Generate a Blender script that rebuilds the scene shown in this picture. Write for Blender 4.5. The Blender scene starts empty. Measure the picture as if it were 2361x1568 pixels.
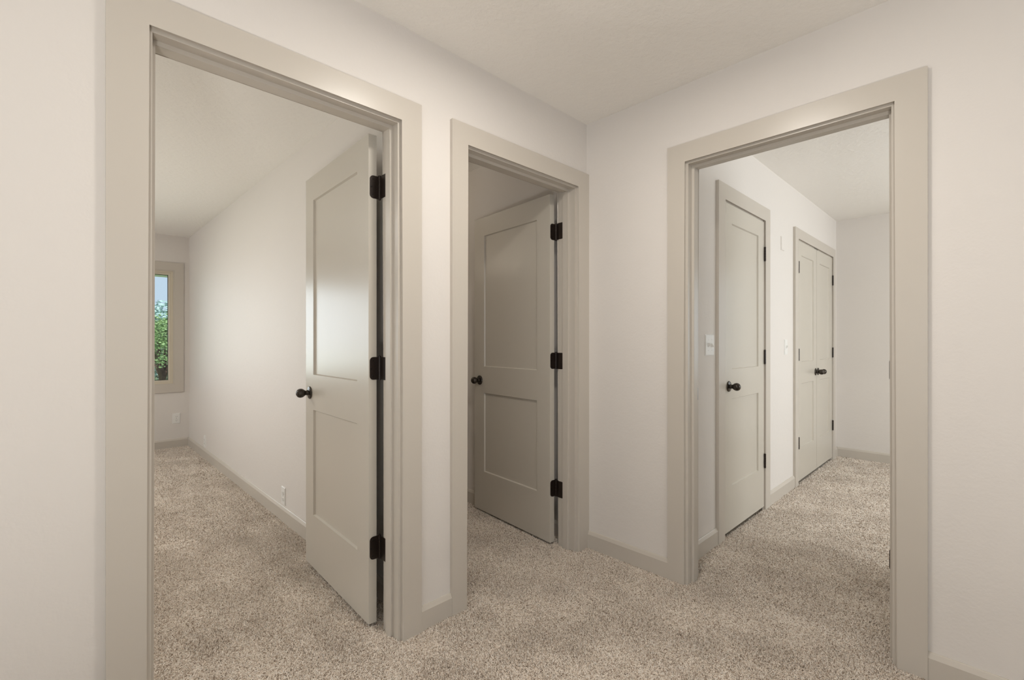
import bpy, bmesh, math, random
import numpy as np
from mathutils import Vector, Matrix

C = bpy.context.scene
COL = C.collection
R = math.radians

# ------------------------------------------------------------------ camera, world, light, exposure
FPX, CYPX, YAW, EYE = 1074.19, 788.79, 44.179, 1.1706
cam_d = bpy.data.cameras.new('camera')
cam = bpy.data.objects.new('camera', cam_d)
COL.objects.link(cam)
cam.location = (0, 0, EYE)
cam.rotation_euler = (R(90), 0, -R(YAW))
cam_d.sensor_fit = 'HORIZONTAL'
cam_d.sensor_width = 36.0
cam_d.lens = 36.0 * FPX / 2361.0
cam_d.shift_y = (CYPX - 784.0) / 2361.0
cam_d.clip_start = 0.02
C.camera = cam
YW, XF = 6.36, 5.76              # bedroom window wall, end wall of the far room

world = bpy.data.worlds.new('world')
C.world = world
world.use_nodes = True
wbg = world.node_tree.nodes['Background']
wbg.inputs[0].default_value = (0.66, 0.83, 1.0, 1)
wbg.inputs[1].default_value = 0.88

C.view_settings.view_transform = 'Standard'
C.view_settings.look = 'None'
C.view_settings.gamma = 1.0
C.view_settings.use_curve_mapping = False
C.view_settings.exposure = 0.0


def area(name, loc, rot, size, power, color, shape='RECTANGLE', spread=180):
    d = bpy.data.lights.new(name, 'AREA')
    d.shape = shape
    d.size = size[0]
    d.size_y = size[1]
    d.energy = power
    d.color = color
    d.spread = R(spread)
    o = bpy.data.objects.new(name, d)
    COL.objects.link(o)
    o.location = loc
    o.rotation_euler = rot
    return o


# the hall's flush ceiling lamp, daylight standing in room windows, and unseen fills added for brightness
PW = dict(hall=12.5, back=20.0, rear=5.5, bed=28.0, bedl=14.0, bedc=20.0, far=62.0, far2=11.0, bath=4.8, up=45.0, bedup=17.0, sun=6.0)
area('hall_lamp_light', (1.09, 0.75, 2.385), (0, 0, 0), (0.26, 0.26), PW['hall'], (1.0, 0.95, 0.88), 'DISK')
area('living_fill_west', (-3.46, -0.9, 1.25), (0, R(-90), 0), (1.7, 3.6), PW['back'], (1.0, 0.99, 0.98))  # soft fill added behind the camera, in an added window
area('living_fill_south', (-0.6, -3.46, 1.25), (R(90), 0, 0), (3.6, 1.7), PW['rear'], (1.0, 0.99, 0.98))  # second added fill behind the camera
area('bedroom_daylight', (-0.65, YW + .10, 1.33), (R(-90), 0, 0), (2.3, 1.16), PW['bed'], (0.95, 0.975, 1.0))
area('bedroom_side_fill', (-2.96, 5.35, 1.35), (0, R(-90), 0), (1.3, 1.5), PW['bedl'], (0.97, 0.985, 1.0))  # ambient fill added for the bedroom, in an added side window
area('bedroom_floor_fill', (-0.9, 4.1, 2.32), (0, 0, 0), (0.26, 0.26), PW['bedc'], (1.0, 0.97, 0.93), 'DISK')  # unseen lamp added to lighten the bedroom carpet
area('far_room_daylight', (3.9, -2.58, 1.35), (R(90), 0, 0), (2.4, 1.3), PW['far'], (0.94, 0.985, 1.0))
area('far_room_side_daylight', (XF - .04, -1.0, 1.35), (0, R(90), 0), (1.3, 1.8), PW['far2'], (0.94, 0.985, 1.0))
area('bathroom_fill', (1.30, 3.6, 1.85), (R(180), 0, 0), (0.10, 0.7), PW['bath'], (1.0, 0.93, 0.80))  # unseen fill added to lift the dim room behind the middle door
# two unseen upward fills, added to brighten the hall and bedroom ceilings
area('hall_up_fill', (-0.7, -0.7, 0.262), (R(180), 0, 0), (0.36, 0.36), PW['up'], (1.0, 0.98, 0.94), 'DISK')
area('bedroom_up_fill', (-1.3, 3.8, 0.262), (R(180), 0, 0), (0.17, 0.17), PW['bedup'], (1.0, 0.96, 0.9), 'DISK')
# high sun from the south-west for the garden
sd = bpy.data.lights.new('sun', 'SUN')
sd.energy = PW['sun']
sd.angle = R(0.6)
sd.color = (1.0, 0.97, 0.92)
so = bpy.data.objects.new('sun', sd)
COL.objects.link(so)
_el, _az = R(50), R(42)          # elevation; heading of the rays, measured from +X towards +Y
_dir = Vector((math.cos(_el) * math.cos(_az), math.cos(_el) * math.sin(_az), -math.sin(_el)))
so.rotation_euler = _dir.to_track_quat('-Z', 'Y').to_euler()

# ------------------------------------------------------------------ key dimensions (metres)
A, B = 1.6244, 2.1776            # hall faces of the left and right walls
AT, BT = A + 0.115, B + 0.115    # their far faces
HC, HB = 2.421, 2.357            # ceilings: hall and far room, bedroom
FL = -0.012                      # floor under the pile, pile top at 0
CT = 0.018                       # casing thickness
JH, CH, CO = 2.034, 2.045, 2.129  # jamb head, casing inner and outer heights
YB = 1.118                       # closet wall in the far room
XW = 1.06                        # bedroom right wall


# ------------------------------------------------------------------ materials
def srgb(r, g, b):
    f = lambda c: (c / 12.92 if c <= 0.04045 else ((c + 0.055) / 1.055) ** 2.4)
    return (f(r / 255), f(g / 255), f(b / 255), 1)


def mat(name, col, rough=0.5, spec=0.5, metal=0.0, bumps=(), coat=0.0):
    m = bpy.data.materials.new(name)
    m.use_nodes = True
    nt = m.node_tree
    b = nt.nodes['Principled BSDF']
    b.inputs['Base Color'].default_value = col
    b.inputs['Roughness'].default_value = rough
    b.inputs['Specular IOR Level'].default_value = spec
    b.inputs['Metallic'].default_value = metal
    b.inputs['Coat Weight'].default_value = coat
    prev = None
    for (scale, strength, dist, detail) in bumps:
        tc = nt.nodes.new('ShaderNodeTexCoord')
        n = nt.nodes.new('ShaderNodeTexNoise')
        n.inputs['Scale'].default_value = scale
        n.inputs['Detail'].default_value = detail
        bp = nt.nodes.new('ShaderNodeBump')
        bp.inputs['Strength'].default_value = strength
        bp.inputs['Distance'].default_value = dist
        nt.links.new(tc.outputs['Object'], n.inputs['Vector'])
        nt.links.new(n.outputs['Fac'], bp.inputs['Height'])
        if prev:
            nt.links.new(prev.outputs['Normal'], bp.inputs['Normal'])
        prev = bp
    if prev:
        nt.links.new(prev.outputs['Normal'], b.inputs['Normal'])
    return m


M = {}
M['wall'] = mat('wall_paint', srgb(228, 222, 216), 0.55, 0.35, bumps=((22, 0.22, 0.005, 3), (95, 0.20, 0.002, 2)))
M['ceiling'] = mat('ceiling_paint', srgb(246, 242, 236), 0.8, 0.2, bumps=((34, 0.45, 0.007, 4), (120, 0.30, 0.003, 2)))
M['trim'] = mat('greige_semigloss_paint', srgb(203, 195, 184), 0.30, 0.5, bumps=((9, 0.03, 0.004, 2), (160, 0.02, 0.001, 1)))
M['door'] = mat('greige_door_paint', srgb(203, 196, 184), 0.25, 0.5, bumps=((7, 0.03, 0.004, 2), (220, 0.03, 0.001, 1)))
M['bronze'] = mat('oil_rubbed_bronze', (0.026, 0.017, 0.013, 1), 0.32, 0.5, 0.35, bumps=((60, 0.05, 0.001, 2),))
M['screw'] = mat('dark_bronze_screw', (0.012, 0.007, 0.005, 1), 0.5, 0.5, 0.4)
M['knob'] = mat('dark_bronze_knob', (0.048, 0.039, 0.031, 1), 0.26, 0.6, 0.6)
M['rose'] = mat('dark_bronze_rose', (0.075, 0.065, 0.055, 1), 0.20, 0.6, 0.75)
M['nickel'] = mat('satin_nickel', (0.38, 0.36, 0.34, 1), 0.35, 0.5, 0.9)
M['plastic'] = mat('white_plastic', srgb(236, 234, 230), 0.35, 0.5)
M['slot'] = mat('grey_plastic', srgb(120, 116, 110), 0.5, 0.4)
M['vinyl'] = mat('cream_window_vinyl', srgb(214, 205, 188), 0.4, 0.5)
M['groove'] = mat('window_groove', srgb(206, 194, 172), 0.6, 0.3)
M['gasket'] = mat('window_gasket', srgb(74, 66, 56), 0.6, 0.3)
M['backing'] = mat('carpet_backing', srgb(190, 176, 160), 0.95, 0.1, bumps=((260, 0.9, 0.006, 3),))
M['soffit'] = mat('eave_paint', srgb(220, 226, 208), 0.7, 0.2)
M['ground'] = mat('lawn', srgb(126, 150, 104), 0.9, 0.1, bumps=((30, 0.5, 0.05, 3),))
M['bark'] = mat('bark', srgb(84, 66, 58), 0.9, 0.1, bumps=((12, 0.5, 0.03, 4),))


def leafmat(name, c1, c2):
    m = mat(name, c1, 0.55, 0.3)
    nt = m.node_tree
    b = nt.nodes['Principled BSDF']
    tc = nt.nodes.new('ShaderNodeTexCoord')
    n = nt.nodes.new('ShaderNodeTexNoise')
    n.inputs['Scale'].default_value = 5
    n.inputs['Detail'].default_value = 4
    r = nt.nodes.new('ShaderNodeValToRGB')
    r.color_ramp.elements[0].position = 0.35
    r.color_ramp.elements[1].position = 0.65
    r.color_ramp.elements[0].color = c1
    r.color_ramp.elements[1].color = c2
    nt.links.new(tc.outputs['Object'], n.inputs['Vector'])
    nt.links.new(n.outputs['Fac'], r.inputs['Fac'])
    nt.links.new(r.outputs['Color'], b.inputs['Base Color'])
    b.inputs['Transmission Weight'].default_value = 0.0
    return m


M['leaf'] = leafmat('bright_leaf', srgb(98, 130, 76), srgb(154, 182, 124))
M['leaf_dark'] = leafmat('olive_leaf', srgb(108, 120, 96), srgb(152, 166, 136))
M['leaf_far'] = leafmat('hazed_leaf', srgb(146, 176, 172), srgb(176, 202, 200))  # distance haze painted into the far tree's leaf colour


def glassmat():
    m = bpy.data.materials.new('window_glass')
    m.use_nodes = True
    nt = m.node_tree
    nt.nodes.clear()
    out = nt.nodes.new('ShaderNodeOutputMaterial')
    mix = nt.nodes.new('ShaderNodeMixShader')
    fr = nt.nodes.new('ShaderNodeFresnel')
    fr.inputs['IOR'].default_value = 1.45
    t = nt.nodes.new('ShaderNodeBsdfTransparent')
    t.inputs['Color'].default_value = (0.96, 0.98, 0.98, 1)
    g = nt.nodes.new('ShaderNodeBsdfGlossy')
    g.inputs['Roughness'].default_value = 0.02
    nt.links.new(fr.outputs[0], mix.inputs[0])
    nt.links.new(t.outputs[0], mix.inputs[1])
    nt.links.new(g.outputs[0], mix.inputs[2])
    nt.links.new(mix.outputs[0], out.inputs[0])
    return m


M['glass'] = glassmat()


def carpetmat():
    m = mat('frieze_yarn', srgb(190, 176, 160), 0.85, 0.15)
    nt = m.node_tree
    b = nt.nodes['Principled BSDF']
    h = nt.nodes.new('ShaderNodeHairInfo')
    r = nt.nodes.new('ShaderNodeValToRGB')
    e = r.color_ramp.elements
    e[0].position, e[0].color = 0.0, srgb(154, 136, 118)
    e[1].position, e[1].color = 1.0, srgb(244, 237, 228)
    k = r.color_ramp.elements.new(0.22)
    k.color = srgb(212, 197, 182)
    k = r.color_ramp.elements.new(0.5)
    k.color = srgb(234, 221, 207)
    nt.links.new(h.outputs['Random'], r.inputs['Fac'])
    nt.links.new(r.outputs['Color'], b.inputs['Base Color'])
    return m


M['carpet'] = carpetmat()


# ------------------------------------------------------------------ object helpers
def tag(o, label=None, cat=None, group=None, kind=None):
    if label:
        o['label'] = label
    if cat:
        o['category'] = cat
    if group:
        o['group'] = group
    if kind:
        o['kind'] = kind
    return o


def empty(name, loc=(0, 0, 0), rz=0.0):
    o = bpy.data.objects.new(name, None)
    o.empty_display_size = 0.1
    COL.objects.link(o)
    o.location = loc
    o.rotation_euler = (0, 0, rz)
    return o


def obj(name, bm, m, parent=None, smooth=False):
    me = bpy.data.meshes.new(name)
    bmesh.ops.recalc_face_normals(bm, faces=bm.faces)
    bm.to_mesh(me)
    bm.free()
    me.materials.append(m)
    if smooth:
        for p in me.polygons:
            p.use_smooth = True
    o = bpy.data.objects.new(name, me)
    COL.objects.link(o)
    if parent:
        o.parent = parent
    return o


def auto_smooth(o, ang=35):
    me = o.data
    for p in me.polygons:
        p.use_smooth = True
    bm = bmesh.new()
    bm.from_mesh(me)
    for e in bm.edges:
        if len(e.link_faces) == 2 and e.calc_face_angle(0) > R(ang):
            e.smooth = False
    bm.to_mesh(me)
    bm.free()
    return o


def add_box(bm, x0, x1, y0, y1, z0, z1, bev=0.0, seg=2):
    vs = [bm.verts.new((x, y, z)) for x in (x0, x1) for y in (y0, y1) for z in (z0, z1)]
    f = [(0, 1, 3, 2), (4, 6, 7, 5), (0, 4, 5, 1), (2, 3, 7, 6), (0, 2, 6, 4), (1, 5, 7, 3)]
    fs = [bm.faces.new([vs[i] for i in q]) for q in f]
    if bev > 0:
        es = list({e for fc in fs for e in fc.edges})
        bmesh.ops.bevel(bm, geom=es, offset=bev, segments=seg, affect='EDGES', profile=0.6)
    return bm


def box(*a, **k):
    return add_box(bmesh.new(), *a, **k)


def prism(bm, pts, d0, d1, to3, bev=0.0, seg=3, only=None):
    """extrude a 2D outline between depths d0 and d1; to3(u, v, d) -> xyz. bev rounds the d0 rim
    (edges whose index is in `only`, else all of them)."""
    n = len(pts)
    a = [bm.verts.new(to3(u, v, d0)) for u, v in pts]
    b = [bm.verts.new(to3(u, v, d1)) for u, v in pts]
    bm.faces.new(a)
    bm.faces.new(b[::-1])
    for i in range(n):
        bm.faces.new((a[i], b[i], b[(i + 1) % n], a[(i + 1) % n]))
    if bev > 0:
        es = []
        for i in range(n):
            if only is None or i in only:
                e = bm.edges.get((a[i], a[(i + 1) % n]))
                if e:
                    es.append(e)
        bmesh.ops.bevel(bm, geom=es, offset=bev, segments=seg, affect='EDGES', profile=0.5)
    return bm


def lathe(bm, prof, seg=28, axis='y', origin=(0, 0, 0), sgn=1):
    """revolve (r, h) profile; h runs along +axis*sgn from origin"""
    rings = []
    for r, h in prof:
        ring = []
        if r < 1e-6:
            p = (0, h * sgn, 0) if axis == 'y' else (0, 0, h * sgn)
            ring = [bm.verts.new(Vector(p) + Vector(origin))]
        else:
            for i in range(seg):
                t = 2 * math.pi * i / seg
                p = (r * math.cos(t), h * sgn, r * math.sin(t)) if axis == 'y' else (r * math.cos(t), r * math.sin(t), h * sgn)
                ring.append(bm.verts.new(Vector(p) + Vector(origin)))
        rings.append(ring)
    for a, b in zip(rings, rings[1:]):
        if len(a) == 1 and len(b) == 1:
            continue
        for i in range(seg):
            j = (i + 1) % seg
            if len(a) == 1:
                bm.faces.new((a[0], b[j], b[i]))
            elif len(b) == 1:
                bm.faces.new((a[i], a[j], b[0]))
            else:
                bm.faces.new((a[i], a[j], b[j], b[i]))
    if len(rings[0]) > 1:
        bm.faces.new(rings[0][::-1])
    if len(rings[-1]) > 1:
        bm.faces.new(rings[-1])
    return bm


# wall-plane frames: u along the wall, v up, d depth (d grows INTO the wall, d=0 is the visible face)
def frY(y0, s=1):
    return lambda u, v, d: (u, y0 + s * d, v)


def frX(x0, s=1):
    return lambda u, v, d: (x0 + s * d, u, v)


# ------------------------------------------------------------------ setting: floor, ceilings, walls
tag(obj('floor', box(-3.7, 6.0, -3.7, 6.6, FL - 0.1, FL), M['backing']),
    'carpet backing of the floor under the beige pile through every room', 'floor', kind='structure')
cb = bmesh.new()
add_box(cb, -3.6, XF + .1, -3.6, AT - .05, HC, HC + .1)
add_box(cb, 1.13, 2.265, AT - .05, 4.3, HC, HC + .1)
tag(obj('ceiling', cb, M['ceiling']), 'off-white textured ceiling over the hallway and the rooms to its right', 'ceiling', kind='structure')
tag(obj('ceiling_bedroom', box(-3.1, 1.13, AT, YW + .2, HB, HB + .16), M['ceiling']),
    'off-white ceiling of the bedroom seen through the left doorway', 'ceiling', kind='structure')


def wall(name, label, to3, u0, u1, d0, d1, top, holes=(), cap=None):
    """holes: (ua, ub, va, vb)"""
    bm = bmesh.new()

    def bx(ua, ub, va, vb):
        if ub - ua < 1e-6 or vb - va < 1e-6:
            return
        p, q = to3(ua, va, d0), to3(ub, vb, d1)
        add_box(bm, *sorted((p[0], q[0])), *sorted((p[1], q[1])), *sorted((p[2], q[2])))
    u = u0
    for (ua, ub, va, vb) in sorted(holes):
        bx(u, ua, FL, top)
        bx(ua, ub, vb, top)
        bx(ua, ub, FL, va)
        u = ub
    bx(u, u1, FL, top)
    return tag(obj(name, bm, M['wall']), label, 'wall', kind='structure')


JT = 0.019
D1 = (0.183, 0.955)
D2 = (1.297, 2.069)
D3 = (0.252, 1.022)
K1 = (2.842, 3.538)      # single closet, inside of jamb
K2 = (4.352, 5.538)      # double closet
KH = 2.016
hole = lambda d, top=JH: (d[0] - JT, d[1] + JT, FL, top + JT)
wall('wall_left', 'cream hallway wall with the left and middle doorways', frY(A), -3.6, BT, 0, .115, HC, [hole(D1), hole(D2)])
wall('wall_right', 'cream hallway wall with the right doorway', frX(B), -3.6, A, 0, .115, HC, [hole(D3)])
wall('wall_back', 'plain hallway wall behind the camera on the left', frX(-3.5), -3.6, A, 0, -.1, HC, [(-2.7, .9, .4, 2.1)])
wall('wall_rear', 'plain hallway wall behind the camera on the right', frY(-3.5), -3.5, B, 0, -.1, HC, [(-2.4, 1.2, .4, 2.1)])
wall('wall_bedroom_right', 'daylit bedroom wall behind the open left door', frX(XW), AT, YW, 0, .1, HC)
WX0, WX1, WZ0, WZ1 = -1.9, 0.918, 0.70, 1.965       # clear opening inside the window casing
wall('wall_bedroom_far', 'dim bedroom end wall with the window', frY(YW), -3.1, XW + .1, 0, .14, HC, [(WX0, WX1, WZ0, WZ1)])
wall('wall_bedroom_left', 'bedroom wall out of sight on the left', frX(-3.0), AT, YW, 0, -.1, HC, [(4.6, 6.1, .7, 2.0)])
XBR = 2.163
wall('wall_bathroom_right', 'shaded wall behind the open middle door', frX(XBR), AT, 4.2, 0, .1, HC)
wall('wall_bathroom_far', 'dim end wall beyond the middle doorway', frY(4.2), XW + .1, XBR + .1, 0, .1, HC)
wall('wall_closet', 'pale wall with two closets seen through the right doorway', frY(YB), BT, XF, 0, .1, HC,
     [hole(K1, KH), hole(K2, KH)])
wall('wall_far', 'blank pale end wall seen through the right doorway', frX(XF), -2.6, YB + .1, 0, .1, HC, [(-1.9, -.1, .7, 2.0)])
wall('wall_window', 'window wall of the far room, out of sight on the right', frY(-2.6), BT, XF + .1, 0, -.12, HC, [(2.7, 5.1, .7, 2.0)])
# closets behind the closed doors
cl = bmesh.new()
add_box(cl, 2.5, XF, 1.80, 1.85, FL, HC)
add_box(cl, 2.5, 2.55, YB + .1, 1.80, FL, HC)
add_box(cl, 3.9, 3.95, YB + .1, 1.80, FL, HC)
tag(obj('wall_closet_inside', cl, M['wall']), 'inside walls of the two shut closets', 'wall', kind='structure')

# ------------------------------------------------------------------ trim: casings, jambs, stops
def u_outline(ui, uo_l, uo_r, vi, vo, v0):
    """U shape (two legs and a head): inner leg lines ui=(l, r), outer legs, inner head vi, outer head vo"""
    return [(uo_l, v0), (uo_l, vo), (uo_r, vo), (uo_r, v0), (ui[1], v0), (ui[1], vi), (ui[0], vi), (ui[0], v0)]


def casing_part(name, parent, to3, inner, outer, vi, vo, bev=0.005):
    bm = prism(bmesh.new(), u_outline(inner, outer[0], outer[1], vi, vo, FL), -CT, 0, to3, bev, 3, only=(4, 5, 6))
    return obj(name, bm, M['trim'], parent)


def door_trim(name, label, to3, jamb, cas_in, cas_out, back_out, depth, head=JH, ci=CH, co=CO, stop=(0.041, 0.080), back=True):
    t = tag(empty(name, to3(sum(jamb) / 2, 0, 0)), label, 'door frame', kind='structure')
    inv = -Vector(to3(sum(jamb) / 2, 0, 0))
    t3 = lambda u, v, d: tuple(Vector(to3(u, v, d)) + inv)
    casing_part('casing', t, t3, cas_in, cas_out, ci, co)
    bm = prism(bmesh.new(), u_outline(jamb, jamb[0] - JT, jamb[1] + JT, head, head + JT, FL), -0.0005, depth + .0005, t3, 0.0025, 3, only=(4, 5, 6))
    obj('jamb', bm, M['trim'], t)
    s = 0.011
    bm = prism(bmesh.new(), u_outline((jamb[0] + s, jamb[1] - s), jamb[0] + .0001, jamb[1] - .0001, head - s, head - .0001, FL), stop[0], stop[1], t3, 0.003, 2, only=(4, 5, 6))
    obj('stop', bm, M['trim'], t)
    if back:
        t3b = lambda u, v, d: t3(u, v, depth - d)
        casing_part('rear_casing', t, t3b, (jamb[0] - .009, jamb[1] + .009), back_out, ci, co)
    return t, t3


T1, t31 = door_trim('trim_1', 'greige casing and jamb around the wide left doorway to the bedroom', frY(A), D1, (0.172, 0.966), (0.087, 1.052),
                    (0.09, 1.046), .115)
T2, t32 = door_trim('trim_2', 'greige casing and jamb around the narrow-looking middle doorway in the corner', frY(A), D2, (1.288, 2.083), (1.206, B),
                    (1.22, XBR), .115)
T3, t33 = door_trim('trim_3', 'greige casing and jamb around the right doorway to the far room', frX(B), D3, (0.239, 1.034), (0.154, 1.1183),
                    (0.155, YB), .115)
T4, t34 = door_trim('trim_4', 'greige casing around the single closet door in the far room', frY(YB), K1, (2.834, 3.548), (2.740, 3.642),
                    None, .1, KH, KH + .008, 2.112, stop=(.040, .07), back=False)
T5, t35 = door_trim('trim_5', 'greige casing around the double closet doors in the far room', frY(YB), K2, (4.344, 5.546), (4.256, 5.640),
                    None, .1, KH, KH + .008, 2.103, stop=(.040, .07), back=False)


def strike(parent, t3, u, sg, z0, z1, d0, d1):
    bm = bmesh.new()
    p, q = t3(u, z0, d0), t3(u + sg * 0.0015, z1, d1)
    add_box(bm, *sorted((p[0], q[0])), *sorted((p[1], q[1])), *sorted((p[2], q[2])))
    tag(obj('strike_plate', bm, M['nickel'], parent), 'grey metal strike plate')


strike(T1, t31, D1[0], 1, .877, .935, .082, .114)
strike(T2, t32, D2[0], 1, .877, .935, .082, .114)
strike(T3, t33, D3[1], -1, .882, .942, .084, .113)


# baseboards: vertical face, small cove and a sloped top
BBH, BBT = 0.092, 0.014
bb_prof = [(0, FL), (BBT, FL), (BBT, BBH - .018), (BBT - .0025, BBH - .013), (.0065, BBH - .003), (.004, BBH), (0, BBH)]


def baseboard(name, label, f, runs):
    """f(u, t, z): t is the distance out from the wall"""
    bm = bmesh.new()
    for u0, u1 in runs:
        a = [bm.verts.new(f(u0, t, z)) for t, z in bb_prof]
        b = [bm.verts.new(f(u1, t, z)) for t, z in bb_prof]
        n = len(a)
        bm.faces.new(a)
        bm.faces.new(b[::-1])
        for i in range(n):
            bm.faces.new((a[i], a[(i + 1) % n], b[(i + 1) % n], b[i]))
    return tag(obj(name, bm, M['trim']), label, 'baseboard', kind='structure')


baseboard('baseboard_left', 'greige baseboard on the hallway wall left of the left doorway', lambda u, t, z: (u, A - t, z), [(-3.5, .087)])
baseboard('baseboard_between', 'short greige baseboard between the left and middle doorways', lambda u, t, z: (u, A - t, z), [(1.052, 1.206)])
baseboard('baseboard_corner', 'greige baseboard from the hallway corner to the right doorway', lambda u, t, z: (B - t, u, z), [(1.1183, A - CT)])
baseboard('baseboard_right', 'greige baseboard right of the right doorway', lambda u, t, z: (B - t, u, z), [(-3.5, .154)])
baseboard('baseboard_bedroom_right', 'sunlit greige baseboard along the bedroom side wall', lambda u, t, z: (XW - t, u, z), [(AT + .0, YW)])
baseboard('baseboard_bedroom_far', 'shaded greige baseboard under the bedroom window', lambda u, t, z: (u, YW - t, z), [(-3.0, XW - BBT)])
baseboard('baseboard_bathroom', 'dark-looking baseboard behind the open middle door', lambda u, t, z: (XBR - t, u, z), [(AT + CT, 4.2)])
baseboard('baseboard_bathroom_far', 'baseboard on the end wall beyond the middle doorway', lambda u, t, z: (u, 4.2 - t, z), [(XW + .1, XBR - BBT)])
baseboard('baseboard_closet_near', 'pale baseboard left of the single closet', lambda u, t, z: (u, YB - t, z), [(BT, 2.740)])
baseboard('baseboard_closet_mid', 'pale baseboard between the two closets', lambda u, t, z: (u, YB - t, z), [(3.642, 4.256)])
baseboard('baseboard_closet_end', 'pale stub of baseboard right of the double closet', lambda u, t, z: (u, YB - t, z), [(5.640, XF)])
baseboard('baseboard_far', 'pale baseboard on the far blank wall', lambda u, t, z: (XF - t, u, z), [(-2.6, YB - BBT)])


# ------------------------------------------------------------------ doors
def rounded_rect(x0, x1, z0, z1, r, corners, n=6):
    """corner order: (x0,z0) (x1,z0) (x1,z1) (x0,z1)"""
    pts = []
    cs = [((x0, z0), (1, 1), 180), ((x1, z0), (-1, 1), 270), ((x1, z1), (-1, -1), 0), ((x0, z1), (1, -1), 90)]
    for k, ((cx, cz), (sx, sz), a0) in enumerate(cs):
        if corners[k]:
            ox, oz = cx + sx * r, cz + sz * r
            for i in range(n + 1):
                t = R(a0 + 90 * i / n)
                pts.append((ox + r * math.cos(t), oz + r * math.sin(t)))
        else:
            pts.append((cx, cz))
    return pts


def screw_bm(p, nrm, r=0.0042):
    bm = bmesh.new()
    nrm = Vector(nrm).normalized()
    q = nrm.to_track_quat('Z', 'Y')
    lathe(bm, [(r, -.0005), (r, .0006), (r * .55, .0012), (0, .0012)], 12, 'z')
    for v in bm.verts:
        v.co = q @ v.co + Vector(p)
    return bm


def add_leaf(bm, k, d, z0, z1, L, th=0.0022, rounded=True):
    """hinge leaf: plate from point k along unit 2D vector d, rounded outer corners"""
    n = (-d[1], d[0])
    pts = rounded_rect(0, L, z0, z1, 0.0155, (0, 1, 1, 0)) if rounded else [(0, z0), (L, z0), (L, z1), (0, z1)]
    to3 = lambda u, v, w: (k[0] + d[0] * u + n[0] * w, k[1] + d[1] * u + n[1] * w, v)
    prism(bm, pts, -th / 2, th / 2, to3)


def hinge(parent, zc, kn, leaves, h=0.094, rk=0.0062, name='hinge'):
    """kn: knuckle axis; leaves: (point, direction, length, side of the screws or 0)"""
    z0, z1 = zc - h / 2, zc + h / 2
    bm = bmesh.new()
    for (p, d, L, sg) in leaves:
        add_leaf(bm, p, d, z0, z1, L)
        lk = Vector((p[0] - kn[0], p[1] - kn[1]))
        if lk.length > .002:
            add_leaf(bm, kn, tuple(lk.normalized()), z0, z1, lk.length + .0006, rounded=False)
    # five knuckles with hair gaps and a pin head
    for i in range(5):
        a, b = z0 + h * i / 5 + .0004, z0 + h * (i + 1) / 5 - .0004
        lathe(bm, [(rk, a), (rk, b)], 16, 'z', (kn[0], kn[1], 0))
    lathe(bm, [(rk * .8, z0 + .001), (rk * .8, z1 - .001)], 12, 'z', (kn[0], kn[1], 0))
    lathe(bm, [(rk * 1.05, z1), (rk * 1.05, z1 + .003), (rk * .5, z1 + .005), (0, z1 + .005)], 16, 'z', (kn[0], kn[1], 0))
    lathe(bm, [(rk * .9, z0 - .003), (rk * .9, z0)], 16, 'z', (kn[0], kn[1], 0))
    o = auto_smooth(obj(name, bm, M['bronze'], parent))
    for (p, d, L, sg) in leaves:
        if not sg:
            continue
        n = Vector((-d[1], d[0], 0))
        for (f, dz) in ((.66, .032), (.84, 0), (.66, -.032)):
            q = Vector((p[0] + d[0] * L * f, p[1] + d[1] * L * f, zc + dz)) + n * sg * 0.0012
            obj('screw', screw_bm(q, n * sg), M['screw'], o)
    return o


KNOB = [(0.0, 0.0), (0.0325, 0.0), (0.0325, 0.003), (0.030, 0.0065), (0.022, 0.009), (0.015, 0.0105)]
BALL = [(0.0150, 0.007), (0.0135, 0.014), (0.0122, 0.020), (0.0124, 0.0245), (0.0165, 0.0290), (0.0208, 0.0350), (0.0232, 0.0420),
        (0.0236, 0.0485), (0.0220, 0.0560), (0.0182, 0.0620), (0.0120, 0.0665), (0.006, 0.0688), (0.0, 0.0694)]


def knob(parent, x, y, z, sg):
    bm = lathe(bmesh.new(), [(r, h) for r, h in BALL], 32, 'y', (x, y, z), sg)
    k = obj('door_knob', bm, M['knob'], parent, True)
    bm = lathe(bmesh.new(), KNOB, 40, 'y', (x, y, z), sg)
    auto_smooth(tag(obj('rosette', bm, M['rose'], k), 'round dark bronze rosette'), 30)
    return k


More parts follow.
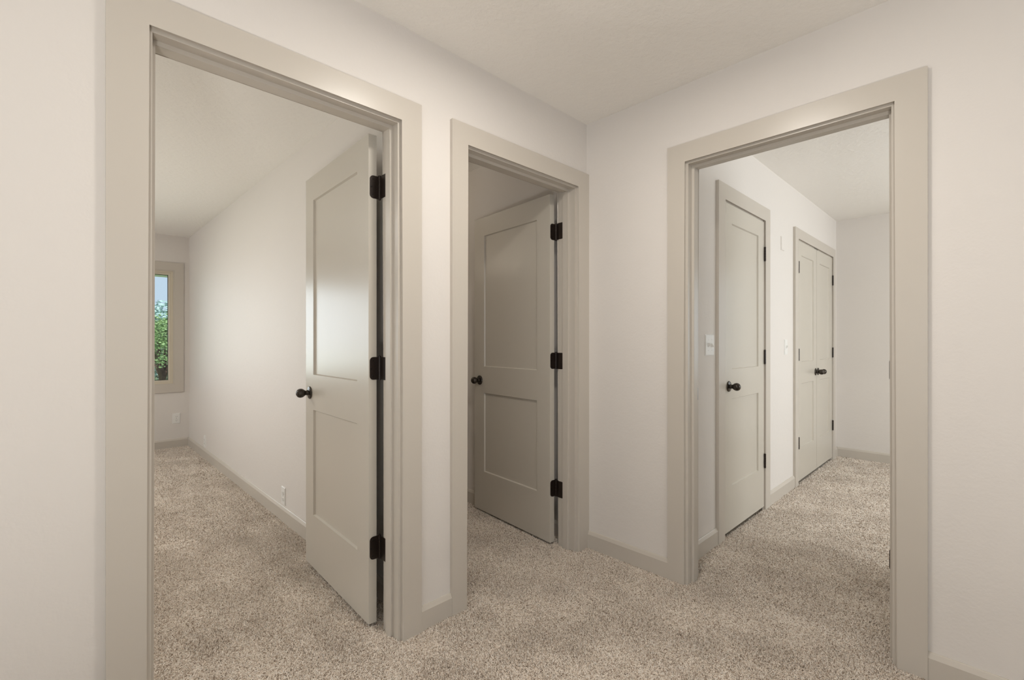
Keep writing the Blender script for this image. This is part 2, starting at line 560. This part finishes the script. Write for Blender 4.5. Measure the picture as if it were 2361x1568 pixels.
def door_leaf(name, label, loc, rz, W, hand, z0, z1, knobs=(1,), zk=0.907, stile=0.112, rails=(0.282, 0.822, 1.003, 1.900), T=0.035, xk=None,
              latch=True):
    """root at the hinge edge; slab runs along local hand*x, front face y=0, back y=-T"""
    root = tag(empty(name, loc, rz), label, 'door', kind='structure')
    X = lambda x: hand * x
    bm = bmesh.new()

    def bx(xa, xb, za, zb):
        a, b = sorted((X(xa), X(xb)))
        add_box(bm, a, b, -T, 0, za, zb)
    bx(0, stile, z0, z1)
    bx(W - stile, W, z0, z1)
    bx(stile, W - stile, z0, rails[0])
    bx(stile, W - stile, rails[1], rails[2])
    bx(stile, W - stile, rails[3], z1)
    obj('door_slab', bm, M['door'], root)
    rec, ins = 0.009, 0.0045
    for za, zb in ((rails[0], rails[1]), (rails[2], rails[3])):
        bm = bmesh.new()
        for yf, s in ((0, 1), (-T, -1)):
            o = [(X(stile), za), (X(W - stile), za), (X(W - stile), zb), (X(stile), zb)]
            i_ = [(X(stile + ins), za + ins), (X(W - stile - ins), za + ins), (X(W - stile - ins), zb - ins), (X(stile + ins), zb - ins)]
            ov = [bm.verts.new((x, yf - s * .0008, z)) for x, z in o]
            iv = [bm.verts.new((x, yf - s * rec, z)) for x, z in i_]
            bm.faces.new(iv)
            for k in range(4):
                bm.faces.new((ov[k], ov[(k + 1) % 4], iv[(k + 1) % 4], iv[k]))
        obj('panel', bm, M['door'], root)
    xk = xk if xk is not None else W - .062
    for s in knobs:
        knob(root, X(xk), 0 if s > 0 else -T, zk, s)
    if latch:
        a, b = sorted((X(W - .0005), X(W + .0012)))
        bm = add_box(bmesh.new(), a, b, -.030, -.005, zk - .03, zk + .03)
        obj('latch_plate', bm, M['bronze'], root)
    return root


HZ = (1.811, 1.062, 0.321)
# left door: open about 92 degrees, against the bedroom wall
TI1 = R(2.4)
d1 = door_leaf('door_1', 'greige two-panel door standing open into the bedroom, edge and hinges facing the hallway', (0.909, 1.779, 0), R(90) - TI1,
               0.762, 1, 0.012, 2.026, knobs=(1, -1))


def swing_hinges(d, kn, jp, jd):
    """one leaf on the slab's edge (along +y), the other on the jamb: from world point jp along world direction jd"""
    bpy.context.view_layer.update()
    inv = d.matrix_world.inverted()
    p = inv @ Vector((jp[0], jp[1], 0))
    v = inv.to_3x3() @ Vector((jd[0], jd[1], 0))
    for z in HZ:
        hinge(d, z, kn, [((-.0012, kn[1] + .004), (0, 1), .0375, 1), ((p.x, p.y), (v.x, v.y), .038, 0)])


swing_hinges(d1, (-.0045, -.0465), (D1[1] - .0005, AT + .002), (0, -1))
TI2 = R(5.0)
d2 = door_leaf('door_2', 'shaded greige two-panel door standing open beyond the middle doorway', (2.034, 1.779, 0), R(90) - TI2, 0.762, 1, 0.010, 2.026,
               knobs=(1,))
swing_hinges(d2, (-.0045, -.0450), (D2[1] - .0005, AT + .002), (0, -1))
TI3 = R(3.0)
d3 = door_leaf('door_3', 'greige door folded back out of sight behind the right jamb of the right doorway', (2.333, 0.2772, 0), -TI3, 0.762, 1, 0.012, 2.026,
               knobs=(-1,))
swing_hinges(d3, (-.0045, -.0400), (BT + .002, D3[0] + .0005), (-1, 0))


# closet doors, shut: knuckles stand proud of the face
def closed_hinges(d, hand):
    for z in (1.785, 1.066, 0.340):
        hinge(d, z, (-.0015 * hand, .0064), [((-.0015 * hand, .0064), (0, -1), .022, 0)], rk=.0068, h=.092)


kz = dict(z0=0.022, z1=2.010, rails=(0.290, 0.824, 1.004, 1.897), zk=0.902, latch=False)
d4 = door_leaf('door_4', 'shut single two-panel closet door with a dark knob, nearest in the far room', (3.535, YB - .009, 0), R(180), 0.690, 1, stile=.112, **kz)
closed_hinges(d4, 1)
d5 = door_leaf('door_5', 'left leaf of the shut double closet doors', (4.355, YB - .009, 0), R(180), 0.5872, -1, stile=.105, xk=.548, **kz)
closed_hinges(d5, -1)
d6 = door_leaf('door_6', 'right leaf of the shut double closet doors, beside the far corner', (5.535, YB - .009, 0), R(180), 0.5872, 1, stile=.105, xk=.548, **kz)
closed_hinges(d6, 1)
for d, hnd in ((d5, -1), (d6, 1)):
    bm = bmesh.new()
    a, b = sorted((hnd * .535, hnd * .575))
    add_box(bm, a, b, -.030, -.0006, 2.006, 2.0158, .001)
    tag(obj('ball_catch', bm, M['bronze'], d), 'small dark ball catch on the top edge')


# ------------------------------------------------------------------ bedroom window
def ring(bm, x0, x1, z0, z1, w, y0, y1, bev=0.0):
    """rectangular frame of bar width w between depths y0 (room side) and y1"""
    o = [(x0, z0), (x1, z0), (x1, z1), (x0, z1)]
    i_ = [(x0 + w, z0 + w), (x1 - w, z0 + w), (x1 - w, z1 - w), (x0 + w, z1 - w)]
    vo0 = [bm.verts.new((x, y0, z)) for x, z in o]
    vi0 = [bm.verts.new((x, y0, z)) for x, z in i_]
    vo1 = [bm.verts.new((x, y1, z)) for x, z in o]
    vi1 = [bm.verts.new((x, y1, z)) for x, z in i_]
    rim = []
    for k in range(4):
        n = (k + 1) % 4
        bm.faces.new((vo0[k], vo0[n], vi0[n], vi0[k]))
        bm.faces.new((vo1[k], vi1[k], vi1[n], vo1[n]))
        bm.faces.new((vo0[k], vo1[k], vo1[n], vo0[n]))
        bm.faces.new((vi0[k], vi0[n], vi1[n], vi1[k]))
        rim += [bm.edges.get((vi0[k], vi0[n]))]
    if bev:
        bmesh.ops.bevel(bm, geom=rim, offset=bev, segments=2, affect='EDGES')
    return bm


def window(name, label, loc, rz, x0, x1, z0, z1, cw=.088, mull=()):
    """local: room side is -y, wall face at y=0"""
    w = tag(empty(name, loc, rz), label, 'window', kind='structure')
    obj('window_casing', ring(bmesh.new(), x0 - cw, x1 + cw, z0 - cw, z1 + cw, cw, -.016, 0, .003), M['trim'], w)
    obj('window_jamb', ring(bmesh.new(), x0 - .0, x1 + .0, z0 - .0, z1 + .0, .009, -.010, .14, .003), M['trim'], w)
    obj('groove', ring(bmesh.new(), x0 + .009, x1 - .009, z0 + .009, z1 - .009, .004, .000, .13), M['groove'], w)
    obj('window_frame', ring(bmesh.new(), x0 + .012, x1 - .012, z0 + .012, z1 - .012, .012, .004, .12, .003), M['vinyl'], w)
    obj('groove', ring(bmesh.new(), x0 + .024, x1 - .024, z0 + .024, z1 - .024, .0045, .012, .11), M['groove'], w)
    xs = [x0 + .024] + [m for m in mull] + [x1 - .024]
    for a, b in zip(xs, xs[1:]):
        s = obj('sash', ring(bmesh.new(), a + .004, b - .004, z0 + .028, z1 - .028, .018, .020, .085, .004), M['vinyl'], w)
        obj('gasket', ring(bmesh.new(), a + .022, b - .022, z0 + .046, z1 - .046, .004, .056, .070), M['gasket'], s)
        bm = bmesh.new()
        add_box(bm, a + .024, b - .024, .061, .065, z0 + .048, z1 - .048)
        obj('pane', bm, M['glass'], s)
    return w


window('window_1', 'bedroom window on the end wall with trees outside, seen past the left casing', (0, YW, 0), 0, WX0, WX1, WZ0, WZ1, mull=(0.30,))
window('window_2', 'far room window out of sight on the right', (0, -2.6, 0), R(180), -5.1, -2.7, .7, 2.0, mull=(-3.9,))
window('window_6', 'far room side window out of sight on the right', (XF, 0, 0), R(-90), .1, 1.9, .7, 2.0)
window('fill_window_3', 'unseen bedroom side window added on the left for fill light', (-3.0, 0, 0), R(90), 4.6, 6.1, .7, 2.0, mull=(5.35,))  # added opening for the bedroom side fill
window('fill_window_4', 'wide unseen window added behind the camera on the left for fill light', (-3.5, 0, 0), R(90), -2.7, .9, .4, 2.1, mull=(-1.5, -.3))  # this and the next: openings added for the fill behind the camera
window('fill_window_5', 'wide unseen window added behind the camera on the right for fill light', (0, -3.5, 0), R(180), -1.2, 2.4, .4, 2.1, mull=(0, 1.2))


# ------------------------------------------------------------------ outlets and switches (local: plate faces -y)
def plate_bm(w, h):
    bm = box(-w / 2, w / 2, -.006, 0, -h / 2, h / 2)
    es = [e for e in bm.edges if all(abs(v.co.y + .006) < 1e-6 for v in e.verts)]
    bmesh.ops.bevel(bm, geom=es, offset=.0035, segments=3, affect='EDGES')
    return bm


def outlet(label, loc, rz):
    t = tag(empty('wall_outlet', loc, rz), label, 'electrical outlet', 'outlets in the bedroom')
    obj('cover_plate', plate_bm(.072, .116), M['plastic'], t)
    for s in (1, -1):
        bm = bmesh.new()
        prism(bm, [(.0165 * math.cos(a), s * .020 + .0135 * math.sin(a)) for a in np.linspace(0, 2 * math.pi, 20, endpoint=False)], -.0085, -.005,
              lambda u, v, d: (u, d, v), .001, 2)
        r = obj('receptacle', bm, M['plastic'], t)
        bm = bmesh.new()
        for x in (-.006, .006):
            add_box(bm, x - .001, x + .001, -.0088, -.008, s * .020 - .002, s * .020 + .006)
        add_box(bm, -.002, .002, -.0088, -.008, s * .020 - .009, s * .020 - .005)
        obj('slot', bm, M['slot'], r)
    obj('screw', screw_bm((0, -.006, 0), (0, -1, 0), .003), M['nickel'], t)
    return t


outlet('white outlet plate on the dim wall under the bedroom window', (.940, YW, .317), 0)
outlet('white outlet just above the baseboard near the far bedroom corner', (XW, 5.555, .165), R(-90))
outlet('white outlet just above the baseboard, nearer the open bedroom door', (XW, 3.245, .160), R(-90))


def switch(label, loc, rz, n, group):
    t = tag(empty('light_switch', loc, rz), label, 'light switch', group)
    w = .072 + .046 * (n - 1)
    obj('cover_plate', plate_bm(w, .118), M['plastic'], t)
    for i in range(n):
        x = (i - (n - 1) / 2) * .046
        up = 1 if i % 2 == 0 else -1
        bm = bmesh.new()
        vs = [(x - .005, -.0055, -.012), (x + .005, -.0055, -.012), (x + .005, -.0055, .012), (x - .005, -.0055, .012)]
        ts = [(x - .0035, -.018, up * .008 - .004), (x + .0035, -.018, up * .008 - .004), (x + .0035, -.018, up * .008 + .004), (x - .0035, -.018, up * .008 + .004)]
        a = [bm.verts.new(v) for v in vs]
        b = [bm.verts.new(v) for v in ts]
        bm.faces.new(a)
        bm.faces.new(b)
        for k in range(4):
            bm.faces.new((a[k], a[(k + 1) % 4], b[(k + 1) % 4], b[k]))
        obj('toggle', bm, M['plastic'], t)
        for z in (-.030, .030):
            obj('screw', screw_bm((x, -.006, z), (0, -1, 0), .003), M['plastic'], t)
    return t


switch('white double toggle switch plate beside the single closet', (2.648, YB, 1.154), 0, 2, 'switches on the closet wall')
switch('faint white single switch plate between the two closets', (4.056, YB, 1.132), 0, 1, 'switches on the closet wall')
bp = tag(empty('blank_plate', (3.975, YB, 1.925)), 'wall-coloured blank plate high between the two closets', 'cover plate')
obj('cover_plate', plate_bm(.075, .105), M['wall'], bp)

# flush ceiling lamps (above the frame, and an unseen one added to brighten the bedroom)
em = mat('lamp_diffuser', (1, .95, .88, 1), .6)
em.node_tree.nodes['Principled BSDF'].inputs['Emission Color'].default_value = (1, .9, .78, 1)
em.node_tree.nodes['Principled BSDF'].inputs['Emission Strength'].default_value = 2.0
for lab, x, y, z in (('flush round ceiling light above the hallway', 1.09, .75, HC), ('unseen flush ceiling light added to brighten the bedroom', -.9, 4.1, HB)):
    cl = tag(empty('ceiling_light', (x, y, z)), lab, 'ceiling light', 'flush ceiling lights')
    obj('lamp_rim', lathe(bmesh.new(), [(.175, 0), (.175, -.016), (.165, -.022), (.150, -.022), (.150, -.010), (0, -.010)], 48, 'z'), M['plastic'], cl)
    obj('diffuser', lathe(bmesh.new(), [(.149, -.012), (.149, -.020), (0, -.021)], 48, 'z'), em, cl)

# added housings for the unseen upward fills
for lab, x, y in (('unseen round fill light added behind the camera in the hallway', -0.7, -0.7), ('unseen round fill light added left in the bedroom', -1.3, 3.8)):
    u = tag(empty('fill_can', (x, y, FL)), lab, 'lamp', 'added upward fills')
    auto_smooth(obj('fill_can_body', lathe(bmesh.new(), [(.20, 0), (.205, .01), (.205, .275), (.198, .275), (.195, .255), (0, .255)], 36, 'z'), M['bronze'], u))

# ------------------------------------------------------------------ outside the bedroom window
tag(obj('roof_eave', box(-4, 3, YW + .14, 7.25, 1.985, 2.12), M['soffit']), 'pale roof eave at the top of the window view', 'eave', kind='structure')
tag(obj('ground', box(-30, 40, YW + .15, 60, -1.2, -.6), M['ground']), 'green lawn beyond the bedroom window', 'ground', kind='structure')


def tree(label, x, y, z0, ztop, rad, n, lm, seed, leaf=.11, trunk_r=.09, crown0=.35):
    rnd = random.Random(seed)
    t = tag(empty('tree', (x, y, z0)), label, 'tree', 'trees outside the bedroom window')
    H = ztop - z0
    bm = bmesh.new()

    def limb(p, q, r0, r1, k=8):
        p, q = Vector(p), Vector(q)
        qd = (q - p).to_track_quat('Z', 'Y')
        ra = [bm.verts.new(p + qd @ Vector((r0 * math.cos(2 * math.pi * i / k), r0 * math.sin(2 * math.pi * i / k), 0))) for i in range(k)]
        rb = [bm.verts.new(q + qd @ Vector((r1 * math.cos(2 * math.pi * i / k), r1 * math.sin(2 * math.pi * i / k), 0))) for i in range(k)]
        for i in range(k):
            bm.faces.new((ra[i], ra[(i + 1) % k], rb[(i + 1) % k], rb[i]))
        bm.faces.new(rb)
        bm.faces.new(ra[::-1])
    limb((0, 0, -.1), (.03, 0, H * .45), trunk_r, trunk_r * .75)
    blobs = []
    for i in range(14):
        a = rnd.uniform(0, 2 * math.pi)
        rr = rad * rnd.uniform(.15, .75)
        z = H * rnd.uniform(crown0 + .08, .9)
        c = Vector((rr * math.cos(a), rr * math.sin(a), z))
        blobs.append((c, rad * rnd.uniform(.28, .5)))
        limb((.02, 0, H * rnd.uniform(.28, .44)), c, trunk_r * .4, trunk_r * .12, 6)
    obj('trunk', bm, M['bark'], t)
    bm = bmesh.new()
    for i in range(n):
        c, r = rnd.choice(blobs)
        d = Vector((rnd.gauss(0, 1), rnd.gauss(0, 1), rnd.gauss(0, 1))).normalized() * r * rnd.uniform(.5, 1.05)
        p = c + d
        q = Vector((rnd.gauss(0, 1), rnd.gauss(0, 1), rnd.gauss(0, 1))).to_track_quat('Z', 'Y')
        s = leaf * rnd.uniform(.6, 1.2)
        bm.faces.new([bm.verts.new(p + q @ Vector(v)) for v in ((-s * .5, 0, 0), (0, s * .24, s * .05), (s * .5, 0, 0), (0, -s * .24, s * .05))])
    obj('foliage', bm, lm, t)
    return t


tree('leafy green tree with a brown trunk, nearest beyond the bedroom window', 1.50, 12.0, -.6, 1.75, .75, 6500, M['leaf'], 3, .062, .075, .45)
tree('olive-green bush low behind the nearest tree outside the window', 2.25, 15.5, -.6, 1.35, 1.1, 5500, M['leaf_dark'], 5, .085, .07, .12)
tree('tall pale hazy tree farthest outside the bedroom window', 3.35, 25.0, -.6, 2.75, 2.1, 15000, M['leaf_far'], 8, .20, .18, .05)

# ------------------------------------------------------------------ carpet pile
rng = np.random.default_rng(7)


def lowfreq(x, y, seed, scale):
    g = np.random.default_rng(seed)
    v = np.zeros_like(x)
    for i in range(7):
        a = g.uniform(0, 2 * np.pi)
        k = g.uniform(.5, 1.6) * scale
        v += np.sin(k * (x * np.cos(a) + y * np.sin(a)) + g.uniform(0, 6.28))
    return v / 2.6


def region(x0, x1, y0, y1, s):
    nx, ny = int((x1 - x0) / s), int((y1 - y0) / s)
    gx, gy = np.meshgrid((np.arange(nx) + .5) * s + x0, (np.arange(ny) + .5) * s + y0)
    gx = gx + rng.uniform(-.55, .55, gx.shape) * s
    gy = gy + rng.uniform(-.55, .55, gy.shape) * s
    m = np.ones(gx.shape, bool)
    return gx[m], gy[m], np.full(m.sum(), s)


parts = []
# hall (what the frame shows), doorways, bedroom, far room
for r in [(0.18, B, .30, A, .0029), (.95, B, -.35, .30, .0029), (0.18, .99, A, AT, .0029), (1.28, 2.10, A, AT, .0030),
          (B, BT, .22, 1.05, .0031),
          (-.15, XW, AT, 3.2, .0032), (.05, XW, 3.2, 4.6, .0042), (.3, XW, 4.6, YW, .0054), (-.7, .05, 3.2, 4.6, .0058), (-.7, .3, 4.6, YW, .0062),
          (1.21, XBR, AT, 3.0, .0034),
          (BT, 3.4, .25, YB, .0036), (3.4, 4.4, .32, YB, .0044), (4.4, XF, .42, YB, .0054)]:
    parts.append(region(*r))
px = np.concatenate([p[0] for p in parts])
py = np.concatenate([p[1] for p in parts])
ps = np.concatenate([p[2] for p in parts])
# keep what the camera's wedge can reach (with a margin for a step aside)
fw = (math.sin(R(YAW)), math.cos(R(YAW)))
rt = (math.cos(R(YAW)), -math.sin(R(YAW)))
dep = px * fw[0] + py * fw[1]
lat = px * rt[0] + py * rt[1]
keep = (dep > 1.25) & (np.abs(lat) < dep * 1.16 + .7)
px, py, ps = px[keep], py[keep], ps[keep]
N = len(px)
# trodden nap: the lean and its direction drift over hand-sized to foot-sized patches
nap = .8 * lowfreq(px, py, 23, 11.0) + lowfreq(px, py, 31, 26.0)
ang = lowfreq(px, py, 11, 7.0) * 1.5 + 2.2 + rng.normal(0, 1.5, N)
lean = np.clip(.80 + .17 * nap + rng.normal(0, .28, N), .0, 1.5)
Ln = np.clip(.0125 + rng.normal(0, .0016, N) - .0004 * nap, .007, .017) * np.where(ps > .004, 1.05, 1.0)
curl = rng.normal(0, 1.5, N)
K = 5
pos = np.zeros((N, K, 3), np.float32)
rad = np.zeros((N, K), np.float32)
cx_, cy_, cz_ = px.copy(), py.copy(), np.full(N, FL)
for k in range(K):
    pos[:, k, 0], pos[:, k, 1], pos[:, k, 2] = cx_, cy_, cz_
    rad[:, k] = ps * (.40, .46, .46, .42, .30)[k]
    th = np.clip(lean * (.25 + .42 * k), 0, 1.75)
    a = ang + curl * k * .45
    st = Ln / (K - 1)
    cx_ = cx_ + np.cos(a) * np.sin(th) * st
    cy_ = cy_ + np.sin(a) * np.sin(th) * st
    cz_ = np.maximum(cz_ + np.cos(th) * st, FL + .002)
hc = bpy.data.hair_curves.new('carpet')
hc.add_curves([K] * N)
hc.attributes['position'].data.foreach_set('vector', pos.reshape(-1))
ra = hc.attributes.get('radius') or hc.attributes.new('radius', 'FLOAT', 'POINT')
ra.data.foreach_set('value', rad.reshape(-1))
hc.materials.append(M['carpet'])
co = bpy.data.objects.new('carpet', hc)
COL.objects.link(co)
tag(co, 'beige and brown flecked shaggy carpet pile running through the hallway and rooms', 'carpet', kind='stuff')
print('tufts', N)
